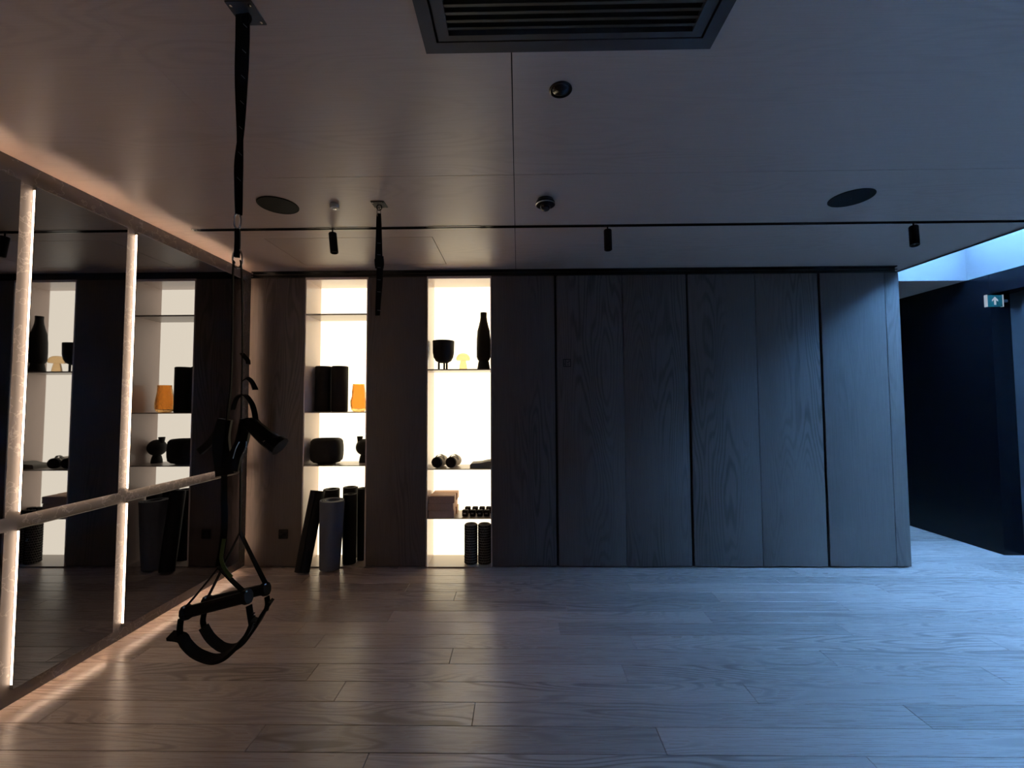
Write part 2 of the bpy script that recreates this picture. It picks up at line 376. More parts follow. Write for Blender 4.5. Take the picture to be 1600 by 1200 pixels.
# ------------------------------------------------------------------ left wall: mirror panes with lit edges on stone
def mirror_pane(y0, y1, z0, z1, edges, label):
    """edges: for near, far, bottom, top one letter each: g = glowing joint strip, o = slim strip throwing light outward, - = none"""
    t = thing('mirror', label, 'mirror', (0, (y0 + y1) / 2, z0), 'tinted mirror panes on the stone wall')
    w, h = (y1 - y0) / 2, z1 - z0
    MB().box(XM - .004, XM, -w, w, 0, h).build('glass', M['mirror'], t, 0)
    gi, oi, ol = .012, .005, .010
    ins = {'g': gi, 'o': -ol, '-': .002}  # tray lip past the outward strips, added to keep light off the stone
    n, f, bo, to = edges
    # rear tray (touches the stone) and front core carrying the strips
    MB().box(XS, -2.5455, -w + ins[n], w - ins[f], ins[bo], h - ins[to]).build('tray', M['panecore'], t, 0)
    ins = {'g': gi, 'o': oi, '-': .002}
    MB().box(-2.5455, XM - .004, -w + ins[n], w - ins[f], ins[bo], h - ins[to]).build('backing', M['panecore'], t, 0)
    e = .001
    for k, ed in enumerate(edges):
        if ed == '-': continue
        d = gi if ed == 'g' else oi
        xa, xb = (XS + .002, -2.538) if ed == 'g' else (-2.545, -2.541)
        m = M['ledbar'] if ed == 'g' else M['led']
        a, c = -w + .014, w - .014; za, zc = .014, h - .014
        B = [(xa, xb, -w + d - e, -w + d, za, zc), (xa, xb, w - d, w - d + e, za, zc), (xa, xb, a, c, d - e, d), (xa, xb, a, c, h - d, h - d + e)][k]
        MB().box(*B).build('led_strip', m, t, 0)
    return t
cols = [(-1.52, -0.26, 'unseen behind the camera'), (-0.20, 0.89, 'outside the picture on the left'), (0.96, 2.067, 'cut off by the left picture edge'), (2.135, 2.655, 'between the two upright light strips'), (2.730, 3.835, 'nearest the back corner')]
for i, (ya, yb, txt) in enumerate(cols):
    far = 'o' if i == 4 else 'g'
    up = mirror_pane(ya, yb, 0.945, 2.650, 'g' + far + 'g' + 'o', 'tall tinted mirror pane in the upper row, ' + txt)
    lo = mirror_pane(ya, yb, 0.085, 0.875, 'g' + far + 'o' + '-', 'tinted mirror pane in the lower row, ' + txt)
    if i < 2:  # columns out of view, added for the warm light of their strips
        for q in (up, lo): q['kind'] = 'structure'

# ------------------------------------------------------------------ cabinets on the back wall
def cabinet(x0, x1, doors, label, extra=None, gap_l=0.0, gap_r=0.0):
    t = thing('tall_cabinet', label, 'cabinet', ((x0 + x1) / 2, YB, 0), 'tall dark oak cabinets'); ox = -(x0 + x1) / 2
    b = MB(); b.box(x0 + ox + .001, x1 + ox - .001, .024, .60, .012, TOP - .002)
    b.build('carcass', M['black'], t, 0)
    MB().box(x0 + ox + .002, x1 + ox - .002, .05, .3, 0, .012).build('plinth', M['gap'], t, 0)
    for a, c in doors:
        MB().box(a + ox, c + ox, 0, .0235, .014, TOP - .004, bev=.0012).build('door', M['cab'], t)
    return t
e = .0022; G = .026
cabinet(-2.529, -2.009, [(-2.527, -2.011)], 'dark oak tall cabinet in the left corner beside the mirrors')
cabinet(-1.409, -0.857, [(-1.407, -0.859)], 'dark oak tall cabinet between the two lit niches')
cabinet(-0.245, 0.357, [(-0.243, 0.340)], 'dark oak tall cabinet just right of the bottle niche, single door')
c2 = cabinet(0.357, 1.583, [(0.364, 0.977 - e), (0.977 + e, 1.566)], 'dark oak double-door cabinet with the small engraved symbol')
cabinet(1.583, 2.799, [(1.590, 2.205 - e), (2.205 + e, 2.782)], 'plain dark oak double-door cabinet between symbol cabinet and end cabinet')
t = cabinet(2.799, 3.525, [(2.806, 3.396 - e)], 'dark oak end cabinet at the right, one door and a narrow end panel')
b = MB(); b.box(3.396 + e - 3.162, .363, 0, .60, .014, TOP - .004, bev=.0012); b.build('end_panel', M['cab'], t)
# engraved square symbol on the door
b = MB()
cx, cz, s = 0.454, 1.870, .036
for (x0, x1, z0, z1) in ((-1, 1, .84, 1), (-1, 1, -1, -.84), (-1, -.84, -1, 1), (.84, 1, -1, 1), (-.5, -.36, -1, 1), (-1, -.5, -.4, -.26), (0, .5, -.55, -.42)):
    b.box(x0 * s, x1 * s, -.0012, .0002, z0 * s, z1 * s)
b.sweep([(-.1 * s, -.0005, .35 * s), (.15 * s, -.0005, .0), (.75 * s, -.0005, .6 * s)], .005, .0012, (0, 0, 1))
em = b.build('door_symbol', M['black'], None, 0); em.location = (cx, YB - .0003, cz)
mw = em; mw.parent = c2; mw.location = (cx - c2.location.x, -.0003, cz)
# power socket on the corner cabinet
t = thing('power_socket', 'small dark double wall socket low on the left corner cabinet', 'socket', (-2.171, YB, .305))
MB().box(-.042, .042, -.008, 0, -.042, .042, bev=.003).build('faceplate', M['black'], t)
for sx in (-1, 1):
    b = MB(); b.lathe([(.013, -.0095), (.013, -.008), (.010, -.008), (.010, -.0085)], (sx * .02, 0, 0), 16, axis='Y'); b.build('outlet', M['blackgloss'], t)

def niche(x0, x1, shelves, label, floorz=.010, seams=()):
    t = thing('display_niche', label, 'shelving', ((x0 + x1) / 2, YB, 0), 'backlit niches in the cabinet wall'); ox = -(x0 + x1) / 2
    D = .300; tk = .012; a, c = x0 + ox, x1 + ox
    MB().box(a + .001, a + tk, 0, D + .02, .01, TOP).build('side_panel', M['lacquer'], t, 0)
    MB().box(c - tk, c - .001, 0, D + .02, .01, TOP).build('side_panel', M['lacquer'], t, 0)
    MB().box(a + tk, c - tk, 0, D + .02, TOP - tk - .01, TOP).build('top_panel', M['lacquer'], t, 0)
    MB().box(a + tk, c - tk, 0, D + .02, .002, floorz).build('bottom_panel', M['shelf'], t, 0)
    bp = MB().box(a + tk, c - tk, D, D + .02, floorz, TOP - tk - .01).build('back_panel', M['niche'], t, 0, label='glowing cream backlit panel')
    for z, th in shelves:
        MB().box(a + tk, c - tk, .004, D - .004, z - th, z, bev=.001).build('shelf', M['shelf'], t, 0)
    return t
niche(-2.008, -1.410, [(2.350, .014), (1.424, .008), (.930, .008)], 'left lit niche with amber vase, black rollers and mats')
niche(-0.856, -0.246, [(1.820, .012), (.895, .008), (.446, .008)], 'right lit niche with mushroom ornament, bottle vase and cork blocks')

# dark channel between cabinet tops and ceiling
b = MB(); b.box(-2.529, XE, YB + .03, YB + .05, TOP, CEIL - .001)
b.box(-2.529, XE, YB + .004, YB + .03, TOP, TOP + .010); b.box(-2.529, XE, YB + .004, YB + .012, TOP + .026, TOP + .032); b.box(-2.529, XE, YB + .002, YB + .03, CEIL - .010, CEIL - .001)
struct(b.build('trim_2', M['blackgloss'], None, 0), 'black shadow channel between cabinets and ceiling')

# ------------------------------------------------------------------ ceiling fittings
b = MB(); b.box(-2.345, XO - .002, TY0 + .001, TY1 - .001, CEIL + .012, CEIL + .02)
b.box(-2.345, XO - .002, TY0 + .001, TY0 + .010, CEIL - .003, CEIL + .012); b.box(-2.345, XO - .002, TY1 - .010, TY1 - .001, CEIL - .003, CEIL + .012)
tag(b.build('lighting_track', M['blackgloss'], None, 0), 'long thin black lighting track recessed across the ceiling', 'track')
def spot(x, tilt, tz, label):
    t = thing('track_spotlight', label, 'spotlight', (x, 2.965, CEIL), 'black track spotlights')
    MB().box(-.020, .020, -.007, .007, -.006, .010).build('adapter', M['black'], t, 0)
    b = MB(); b.lathe([(.005, -.045), (.005, 0)], n=12); b.build('stem', M['black'], t)
    m = Matrix.Translation((0, 0, -.030)) @ Matrix.Rotation(tz, 4, 'Z') @ Matrix.Rotation(tilt, 4, 'X')
    b = MB(); b.lathe([(.012, 0), (.026, -.004), (.0275, -.008), (.0275, -.150), (.025, -.152), (.022, -.152), (.021, -.135), (.0, -.135)], n=28); b.xf(m); b.build('housing', M['black'], t)
    b = MB(); b.lathe([(.020, -.134), (.019, -.1385), (.010, -.141), (0, -.142)], n=24); b.xf(m); b.build('lens', M['steel'], t, label='pale lens')
spot(-1.330, R(7), R(-105), 'black track spotlight at the left, above the left lit niche')
spot(.642, R(-4), 0, 'black track spotlight in the middle, above the symbol cabinet')
spot(2.790, R(-14), R(-40), 'black track spotlight at the right with its pale lens showing')

def speaker(x, y, label):
    t = thing('ceiling_speaker', label, 'speaker', (x, y, CEIL), 'round black ceiling speakers')
    b = MB(); b.lathe([(.1195, 0), (.1195, -.004), (.117, -.006), (.114, -.006), (.113, -.0045), (0, -.0045)], n=64); b.build('grille', M['black'], t)
    b = MB(); b.box(-.006, .006, -.0025, .0025, -.0056, -.0044); b.build('badge', M['steel'], t, label='tiny silver badge')
speaker(-1.515, 2.600, 'round black flush ceiling speaker at the left near the mirrors')
speaker(2.068, 2.593, 'round black flush ceiling speaker at the right')

t = thing('ceiling_downlight', 'round glossy black recessed downlight right of the long ceiling joint', 'downlight', (.177, 1.648, CEIL))
b = MB(); b.lathe([(.046, 0), (.046, -.003), (.043, -.005), (.038, -.005), (.036, -.001), (.036, 0)], n=40); b.build('bezel', M['blackgloss'], t)
b = MB(); b.lathe([(.036, -.001), (.030, -.006), (.018, -.010), (0, -.012)], n=40); b.build('lens', M['blackgloss'], t)
t = thing('ceiling_detector', 'small round black domed detector hanging under the ceiling near the track', 'detector', (.174, 2.570, CEIL))
b = MB(); b.lathe([(.050, 0), (.052, -.010), (.058, -.016), (.060, -.030), (.056, -.038), (.040, -.042), (0, -.043)], n=40); b.build('base', M['blackgloss'], t)
b = MB(); b.lathe([(.032, -.042), (.030, -.055), (.022, -.066), (.010, -.072), (0, -.073)], n=32); b.build('dome', M['blackgloss'], t)
b = MB(); b.lathe([(.0565, -.036), (.0605, -.034), (.0605, -.031), (.057, -.030)], n=40); b.build('ring', M['steel'], t, label='thin chrome ring')
t = thing('ceiling_sensor', 'small pale round sensor on the ceiling above the left spotlight', 'sensor', (-1.155, 2.600, CEIL))
b = MB(); b.lathe([(.026, 0), (.029, -.004), (.029, -.022), (.026, -.027), (0, -.028)], n=32); b.build('housing', plain('pale_plastic', (.55, .52, .48), .4), t)
b = MB(); b.lathe([(.012, -.0275), (.011, -.031), (0, -.032)], n=20); b.build('lens', M['steel'], t)

# ceiling cassette
t = thing('air_conditioning_cassette', 'black square ceiling air conditioning cassette with slatted grille', 'air conditioner', ((CX0 + CX1) / 2, (CY0 + CY1) / 2, CEIL))
hx, hy = (CX1 - CX0) / 2, (CY1 - CY0) / 2
b = MB()
for (x0, x1, y0, y1) in ((-hx, hx, hy - .045, hy), (-hx, hx, -hy, -hy + .045), (-hx, -hx + .045, -hy + .045, hy - .045), (hx - .045, hx, -hy + .045, hy - .045)):
    b.box(x0, x1, y0, y1, -.012, .03)
b.build('frame', M['greymetal'], t, 0)
MB().box(-hx + .045, hx - .045, -hy + .045, hy - .045, .03, .08).build('back_box', M['gap'], t, 0)
b = MB()
ix, iy = hx - .055, hy - .055
for (x0, x1, y0, y1) in ((-ix, ix, iy - .022, iy), (-ix, ix, -iy, -iy + .022), (-ix, -ix + .038, -iy + .022, iy - .022), (ix - .038, ix, -iy + .022, iy - .022)):
    b.box(x0, x1, y0, y1, -.016, .004)
b.build('inner_frame', M['greymetal'], t, 0)
k = 0; y = iy - .040
while y > -iy + .03:
    b = MB(); b.box(-ix + .038, ix - .038, -.0065, .0065, -.001, .001); b.xf(Matrix.Translation((0, y, -.008)) @ Matrix.Rotation(R(14), 4, 'X')); b.build('slat', M['greymetal'], t, 0)
    y -= .0275

# ------------------------------------------------------------------ ceiling anchors and suspension trainers
def anchor(x, y, label):
    t = thing('ceiling_anchor', label, 'anchor', (x, y, CEIL), 'square steel ceiling anchor plates')
    MB().box(-.042, .042, -.042, .042, -.005, 0, bev=.001).build('plate', M['greymetal'], t, 0)
    b = MB(); b.sweep([(0.016 * math.cos(a), 0, -.022 + .018 * math.sin(a)) for a in [2 * PI * i / 20 for i in range(21)]], .006, .006, round_=True); b.build('eye', M['black'], t)
    for sx in (-1, 1):
        for sy in (-1, 1):
            b = MB(); b.lathe([(.0045, 0), (.0045, -.007), (0, -.008)], (sx * .030, sy * .030, 0), 10); b.build('bolt', M['steel'], t)
anchor(-.872, 2.602, 'small square anchor plate above the far hanging strap')
anchor(-.869, 1.291, 'square anchor plate above the near suspension trainer')

YT = 1.291
def p(x, y, dy=0.0): return at(x, y, YT + dy)
t = thing('suspension_trainer', 'black suspension training straps with two handles hanging in the foreground left', 'suspension trainer', (-.87, YT, CEIL))
def part(b, name, m, **k):
    b.xf(Matrix.Translation((.87, -YT, -CEIL))); return b.build(name, m, t, **k)
# anchor webbing: doubled and twisting
b = MB(); b.sweep([p(379, 12), p(379, 60), p(377, 130), p(376, 200), p(373, 260), p(373, 335)], (.048, .020), (.004, .006), [(1, -.2, 0), (1, .3, 0), (.9, -.5, 0), (.4, 1, 0)], 6); part(b, 'anchor_strap', M['webbing'])
for i in range(7):
    b = MB(); q = p(383 - i * 1.6, 40 + i * 40, -.006); b.sweep([q + Vector((-.006, 0, .006)), q + Vector((.006, 0, -.006))], .0012, .0012); part(b, 'stitch', M['whitethread'])
def loop(b, c, rx, rz, w, a0=0, ax='X', tilt=0):
    pts = []
    for i in range(25):
        a = 2 * PI * i / 24
        u = rx * math.cos(a); v = rz * math.sin(a)
        pts.append(Vector((c[0] + u * math.cos(tilt) - v * math.sin(tilt) * 0, c[1] + u * math.sin(tilt), c[2] + v)))
    b.sweep(pts, w, w, round_=True, caps=False)
b = MB(); loop(b, p(371, 345), .009, .026, .006, tilt=.6); part(b, 'carabiner', M['steel'], label='dull steel carabiner')
b = MB(); b.sweep([p(371, 358), p(371, 380), p(370, 402)], .014, .010, (1, .2, 0), 3); part(b, 'equalizer_loop', M['webbing'])
b = MB(); loop(b, p(371, 404), .013, .030, .0055, tilt=.3); part(b, 'carabiner', M['steel'], label='dull steel carabiner')
# the two long straps, left and right
b = MB(); b.sweep([p(366, 408), p(364, 430), p(363, 520), p(361, 600), p(356, 650), p(352, 700), p(350, 760), p(350, 830), p(342, 884)], .022, .003, [(-.40, .85, 0), (-.45, .85, 0), (-.3, .9, 0), (.1, 1, 0), (.3, 1, 0)], 8); part(b, 'strap', M['webbing'])
b = MB(); b.sweep([p(376, 408), p(378, 440), p(379, 540), p(378, 600), p(377, 660, .02), p(376, 700, .02), p(376, 770, .03), p(375, 831, .05)], .020, .003, [(-.40, .85, 0), (-.45, .85, 0), (-.35, .85, 0)], 8); part(b, 'strap', M['webbing'])
# adjusting buckles and bunched webbing
b = MB(); b.sweep([p(352, 655), p(346, 690), p(353, 742)], (.036, .050), (.018, .020), (1, .3, 0), 5); b.sweep([p(345, 668), p(330, 690), p(312, 706)], .012, .020, None, 4); part(b, 'adjuster_buckle', M['black'])
b = MB(); b.sweep([p(385, 655), p(378, 690), p(368, 712), p(362, 735)], (.030, .038), (.020, .012), (1, .2, 0), 5); part(b, 'adjuster_buckle', M['black'])
b = MB(); b.sweep([p(374, 690, -.02), p(368, 702, -.02), p(364, 716, -.02)], .004, .004, round_=True, n=3); b.sweep([p(385, 690, -.02), p(384, 700, -.02), p(380, 708, -.02)], .003, .003, round_=True, n=3); part(b, 'cam', M['steel'])
# loose webbing loops
b = MB(); b.sweep([p(378, 552), p(381, 556), p(387, 563), p(388, 569)], .018, .003, (0, 1, .3), 5)
part(b, 'strap_tail', M['webbing'])
b = MB(); b.sweep([p(378, 596), p(386, 591), p(393, 596), p(398, 606), p(399, 609)], (.010, .022), .003, (0, 1, .6), 6); part(b, 'strap_tail', M['webbing'])
b = MB(); b.sweep([p(364, 640), p(370, 622), p(382, 617), p(392, 628), p(397, 642), p(399, 656), p(396, 668)], .016, .003, [(0, 1, 0), (.5, 1, 0), (.8, .6, 0)], 6); part(b, 'strap_loop', M['webbing'])
b = MB(); b.sweep([p(379, 680), p(378, 664), p(386, 655), p(396, 654), p(404, 662)], .028, .004, (0, 1, 0), 6); part(b, 'strap_loop', M['webbing'])
# padded cuff of the right hand strap
b = MB(); b.sweep([p(390, 660), p(404, 673), p(418, 685), p(434, 696)], (.040, .058), (.042, .055), None, 6, round_=True); b.sweep([p(431, 693), p(438, 698)], .064, .060, None, 1, round_=True); part(b, 'padded_cuff', M['rubber'])
b = MB(); b.sweep([p(411, 690, -.033), p(414, 688, -.033)], .004, .004, round_=True); part(b, 'cuff_rivet', M['steel'])
# handle triangles
def vee(apex, l, r, m1=None):
    b = MB(); b.sweep([apex, apex.lerp(l, .5) + Vector((0, 0, -.002)), l], .014, .003, [(-.3, 1, 0), (0, 1, 0)], 4); part(b, 'handle_strap', M['webbing'])
    b = MB(); b.sweep([apex, apex.lerp(r, .5) + Vector((0, 0, -.002)), r], .017, .003, [(-.2, 1, 0), (.2, 1, 0)], 4); part(b, 'handle_strap', M['webbing'])
vee(p(342, 886), p(289, 950), p(388, 931))
vee(p(375, 831, .05), p(324, 935, .10), p(416, 914, .10))
b = MB(); b.sweep([p(350, 842, -.006), p(347, 860, -.006), p(346, 875, -.006), p(352, 890, -.006), p(362, 902, -.006)], .010, .003, [(1, .3, 0), (1, .3, 0)], 4); part(b, 'colour_tab', M['greenweb'], label='olive webbing strip')
def grip(a, c, r):
    b = MB(); d = c - a
    b.sweep([a, a + d * .04, a + d * .05, a + d * .95, a + d * .96, c], r * 2, r * 2, None, 1, round_=True)
    b.sweep([a - d * .02, a + d * .05], r * 2.5, r * 2.5, None, 1, round_=True); b.sweep([a + d * .95, c + d * .02], r * 2.5, r * 2.5, None, 1, round_=True)
    part(b, 'grip', M['rubber'])
    for q in (a, c):
        b = MB(); b.sweep([q + Vector((0, -.010, r * 1.15)), q + Vector((.006, -.014, r * 1.2))], .006, .006, round_=True); part(b, 'rivet', M['steel'])
grip(p(290, 957), p(387, 932), .0175)
grip(p(323, 941, .10), p(416, 920, .10), .0170)
# foot cradles
b = MB(); b.sweep([p(283, 966), p(281, 980), p(281, 994)], .016, .004, (.5, 1, 0), 3); part(b, 'cradle_strap', M['webbing']); b = MB(); b.sweep([p(389, 946), p(391, 960), p(394, 978)], .018, .004, (.5, 1, 0), 3); part(b, 'cradle_strap', M['webbing'])
b = MB(); b.sweep([p(266, 993), p(284, 996), p(291, 1006), p(303, 1018), p(318, 1026), p(335, 1030), p(352, 1025), p(366, 1014), p(379, 1000), p(390, 984), p(397, 968)], .029, .011, [(0, 1, .35), (0, 1, .35)], 6); part(b, 'foot_cradle', M['rubber'])
b = MB(); b.sweep([p(319, 958, .1), p(317, 972, .1), p(322, 988, .1)], .016, .004, (.5, 1, 0), 3); part(b, 'cradle_strap', M['webbing']); b = MB(); b.sweep([p(417, 932, .1), p(418, 944, .1), p(415, 955, .1)], .016, .004, (.5, 1, 0), 3); part(b, 'cradle_strap', M['webbing'])
b = MB(); b.sweep([p(318, 979, .1), p(327, 994, .1), p(338, 1005, .1), p(350, 1012, .1), p(366, 1012, .1), p(384, 1000, .1), p(400, 978, .1), p(412, 957, .1), p(424, 939, .1)], .029, .010, [(0, 1, .3), (0, 1, .3)], 6); part(b, 'foot_cradle', M['rubber'])
# zip-like teeth of the buckle under the near grip
b = MB()
for i in range(5): q = p(396 + i * .6, 958 + i * 4.5, -.012); b.box(q.x - .004, q.x + .004, q.y - .002, q.y + .002, q.z - .0015, q.z + .0015)
part(b, 'cradle_buckle', M['black'])

YF = 2.602
def p(x, y, dy=0.0): return at(x, y, YF + dy)
t = thing('hanging_strap', 'folded black webbing strap hanging from the ceiling between the lit niches', 'strap', (-.862, YF, CEIL))
def part(b, name, m, **k):
    b.xf(Matrix.Translation((.862, -YF, -CEIL))); return b.build(name, m, t, **k)
b = MB(); loop(b, p(592, 333), .012, .034, .007, tilt=.7); part(b, 'carabiner', M['steel'], label='dull steel carabiner')
b = MB(); b.sweep([p(592, 334), p(592, 352), p(592, 380), p(592, 405), p(593, 419)], (.026, .052), (.014, .010), (1, .25, 0), 5); part(b, 'folded_webbing', M['webbing'])
b = MB(); b.sweep([p(586, 405), p(587, 417), p(593, 421), p(599, 416), p(599, 404)], .010, .004, (0, 1, 0), 5); part(b, 'webbing_loop', M['webbing'])
b = MB(); b.sweep([p(594, 400, -.01), p(593, 440, -.01), p(591, 470, -.01), p(590, 493, -.01)], (.042, .030), .004, [(1, .3, 0), (1, -.2, 0)], 5); part(b, 'strap_tail', M['webbing'])
for yy in (380, 398, 418, 437, 456, 485):
    b = MB(); q = p(592, yy, -.016); b.sweep([q + Vector((-.010, 0, .001)), q + Vector((.012, 0, -.001))], .0014, .0014); part(b, 'stitch', M['whitethread'])

# ------------------------------------------------------------------ left niche contents
NY = YB + .15
def lathe_thing(name, label, cat, loc, prof, m, n=40, group=None, **k):
    b = MB(); b.lathe(prof, (0, 0, 0), n, **k); o = b.build(name, m); o.location = loc; return tag(o, label, cat, group)
def hollow_tube(r, ri, h, bev=.006):
    return [(ri, h - .01), (ri + .002, h), (r - bev, h), (r, h - bev), (r, bev), (r - bev, 0), (ri + .002, 0), (ri, .01)]
z = 1.4242
for x, y, lb in ((-1.916, NY + .055, 'smooth black foam roller standing next to the niche side panel'), (-1.754, NY + .055, 'smooth black foam roller standing next to the amber vase')):
    b = MB(); b.open = True; pr = hollow_tube(.0775, .030, .445); pr.append(pr[0]); b.lathe(pr, (0, 0, 0), 48); o = b.build('foam_roller', M['rubber']); o.location = (x, y, z); tag(o, lb, 'foam roller', 'smooth black foam rollers on the left niche shelf')
# amber vase: squarish, wavy, with thick walls
b = MB(); n = 40; rings = []
rr = random.Random(3)
prof_o = [(0, .0), (.045, .0), (.066, .012), (.073, .05), (.072, .10), (.066, .15), (.060, .20), (.056, .24), (.055, .268), (.049, .268), (.049, .24), (.055, .18), (.064, .10), (.062, .03), (0, .02)]
b.lathe(prof_o, (0, 0, 0), 48, sx=1.0, sy=.75, power=5)
for v in b.bm.verts:
    rad = math.hypot(v.co.x, v.co.y)
    if rad > .02:
        a = math.atan2(v.co.y, v.co.x)
        kf = 1 + .035 * math.sin(3 * a + 40 * v.co.z) + .03 * math.sin(5 * a - 55 * v.co.z + 1)
        v.co.x *= kf; v.co.y *= kf
o = b.build('amber_vase', M['amber']); o.location = (-1.565, NY + .055, z + .0002); o.rotation_euler.z = .2; tag(o, 'translucent amber glass vase with a dented squarish body', 'vase')
z = .9302
b = MB(); b.lathe([(0, .0), (.075, .0), (.085, .006), (.115, .012), (.140, .035), (.146, .075), (.148, .125), (.146, .175), (.141, .215), (.125, .234), (.110, .240), (.106, .236), (.120, .225), (.130, .12), (.10, .03), (0, .025)], n=56, sx=1, sy=.72, power=3)
o = b.build('flat_vase', M['ceramic']); o.location = (-1.843, NY - .01, z); tag(o, 'wide black pillow-shaped ceramic vase on the lower left niche shelf', 'vase')
t = thing('moon_vase', 'black ball-shaped vase with offset neck and foot beside the pillow vase', 'vase', (-1.506, NY + .055, z))
b = MB(); b.lathe([(0, 0), (.048, 0), (.046, .03), (.038, .065), (.03, .078), (0, .08)], n=36); b.build('foot', M['ceramic'], t)
b = MB(); b.lathe([(.080 * math.sin(a), .148 - .080 * math.cos(a)) for a in [PI * i / 20 for i in range(21)]], n=44); b.build('body', M['ceramic'], t)
b = MB(); b.lathe([(.024, .19), (.024, .215), (.029, .252), (.025, .252), (.02, .22), (0, .215)], (-.044, 0, 0), 28); b.build('neck', M['ceramic'], t)

# rolled mats
def mat_roll(x, y, z, h, r1, r0, label, m, lean=(0, 0), turn=0.0, taper=1.0, grp='rolled yoga mats in the left niche'):
    b = MB(); turns = 2.6; th = (r1 - r0) / turns; n = int(turns * 30)
    rows_ = []
    for j, hz in enumerate((0, h * .33, h * .66, h - .003, h)):
        row = []
        kk = 1 + (taper - 1) * hz / h
        ins = .0025 if j in (0, 4) else 0
        for i in range(n + 1):
            a = 2 * PI * turns * i / n; rr_ = r0 + th * (i / n * turns)
            ro = rr_ * kk + th * .46 - ins; ri_ = rr_ * kk - th * .46 + ins
            row.append((b.bm.verts.new((ro * math.cos(a), ro * math.sin(a), hz)), b.bm.verts.new((ri_ * math.cos(a), ri_ * math.sin(a), hz))))
        rows_.append(row)
    for A, B in zip(rows_, rows_[1:]):
        for i in range(n):
            b.bm.faces.new((A[i][0], A[i + 1][0], B[i + 1][0], B[i][0])); b.bm.faces.new((A[i + 1][1], A[i][1], B[i][1], B[i + 1][1]))
        b.bm.faces.new((A[0][1], A[0][0], B[0][0], B[0][1])); b.bm.faces.new((A[-1][0], A[-1][1], B[-1][1], B[-1][0]))
    for row, fl_ in ((rows_[0], 1), (rows_[-1], 0)):
        for i in range(n):
            q = (row[i][0], row[i + 1][0], row[i + 1][1], row[i][1]); b.bm.faces.new(q[::-1] if fl_ else q)
    o = b.build('yoga_mat', m, smooth=50); o.rotation_euler = (Matrix.Rotation(lean[1], 3, 'Y') @ Matrix.Rotation(lean[0], 3, 'X') @ Matrix.Rotation(turn, 3, 'Z')).to_euler()
    # lowest point of a leaning roll touches the floor
    o.location = (x, y, z); bpy.context.view_layer.update()
    mn = min((o.matrix_world @ v.co).z for v in o.data.vertices); o.location.z += z - mn + .0005
    return tag(o, label, 'yoga mat', grp)
mat_roll(-1.722, 3.885, 0.0102, .610, .092, .050, 'thick grey rolled yoga mat standing in front of the black mats', M['matgrey'], (R(0), R(1.5)), 2.4, 1.2)
mat_roll(-1.920, 3.780, 0, .700, .064, .030, 'black rolled mat leaning to the right at the left side of the grey mat', M['matblack'], (R(-13.5), R(4.4)), 1.0)
mat_roll(-1.815, 4.115, .0102, .665, .078, .040, 'black rolled mat at the back, behind the grey mat', M['matblack'], (0, 0), 2.0)
mat_roll(-1.590, 4.006, .0102, .640, .060, .028, 'black rolled mat just right of the grey mat, in front', M['matblack'], (0, 0), .4)
mat_roll(-1.645, 4.138, .0102, .680, .068, .040, 'black rolled mat at the back, right of the centre', M['matblack'], (0, 0), 3.0)
mat_roll(-1.503, 4.110, .0102, .675, .054, .025, 'slim black rolled mat squeezed against the right side of the niche', M['matblack'], (0, 0), 1.3)

# ------------------------------------------------------------------ right niche contents
z = 1.8202
t = thing('footed_bowl', 'dark ceramic bowl on thin legs on the top shelf of the right niche', 'bowl', (-.724, NY, z))
b = MB(); b.lathe([(0, .070), (.045, .072), (.075, .090), (.094, .125), (.102, .170), (.105, .280), (.103, .284), (.097, .282), (.094, .18), (.08, .12), (.04, .09), (0, .085)], n=48); b.build('bowl', M['ceramic'], t)
for a in (R(205), R(325), R(90)):
    b = MB(); b.lathe([(.010, 0), (.010, .085)], (.045 * math.cos(a), .045 * math.sin(a), 0), 14); b.build('leg', M['ceramic'], t)
t = thing('mushroom_ornament', 'small pale amber glass mushroom between the footed bowl and the bottle vase', 'ornament', (-.532, NY, z))
b = MB(); b.lathe([(0, 0), (.040, 0), (.040, .004), (.036, .04), (.029, .075), (.025, .090), (0, .092)], n=36); b.build('stem', M['honey'], t)
b = MB(); b.lathe([(0, .090), (.048, .088), (.062, .092), (.068, .104), (.066, .122), (.055, .143), (.036, .158), (.015, .164), (0, .165)], n=40); b.build('cap', M['honey'], t)
t = thing('bottle_vase', 'tall black bottle-shaped ceramic vase on a flared foot', 'vase', (-.334, NY, z))
b = MB(); b.lathe([(0, 0), (.064, 0), (.063, .006), (.050, .085), (0, .087)], n=40); b.build('foot', M['ceramic'], t)
b = MB(); b.lathe([(0, .084), (.045, .085), (.058, .100), (.067, .125), (.068, .20), (.066, .30), (.060, .38), (.045, .435), (.035, .480), (.031, .520), (.032, .558), (.027, .558), (.024, .50), (0, .49)], n=44); b.build('body', M['ceramic'], t)

z = .8952
def towel(x, label):
    t = thing('strapped_roll', label, 'roll', (x, NY - .10, z + .052), 'small dark-ended rolls on the right niche shelf')
    b = MB(); b.lathe([(0, 0), (.040, 0), (.050, .006), (.051, .02), (.051, .030)], n=36, axis='Y'); b.build('end_cap', M['rubber'], t, label='dark round end')
    b = MB(); b.lathe([(.050, .030), (.051, .034), (.051, .170), (.047, .180), (0, .180)], n=36, axis='Y'); b.build('body', M['cloth'], t, label='pale cloth body')
    b = MB(); b.sweep([(-.047, .07, .024), (-.020, .07, .055), (.012, .08, .066), (.036, .09, .052), (.050, .09, .018)], .030, .004, (0, 1, 0), 5); b.build('strap', M['greycloth'], t)
    t.rotation_euler = (0, 0, R(-12)); return t
towel(-.772, 'dark-ended pale roll with a strap, nearest the niche side panel')
towel(-.640, 'dark-ended pale roll with a strap, second from the niche side panel')
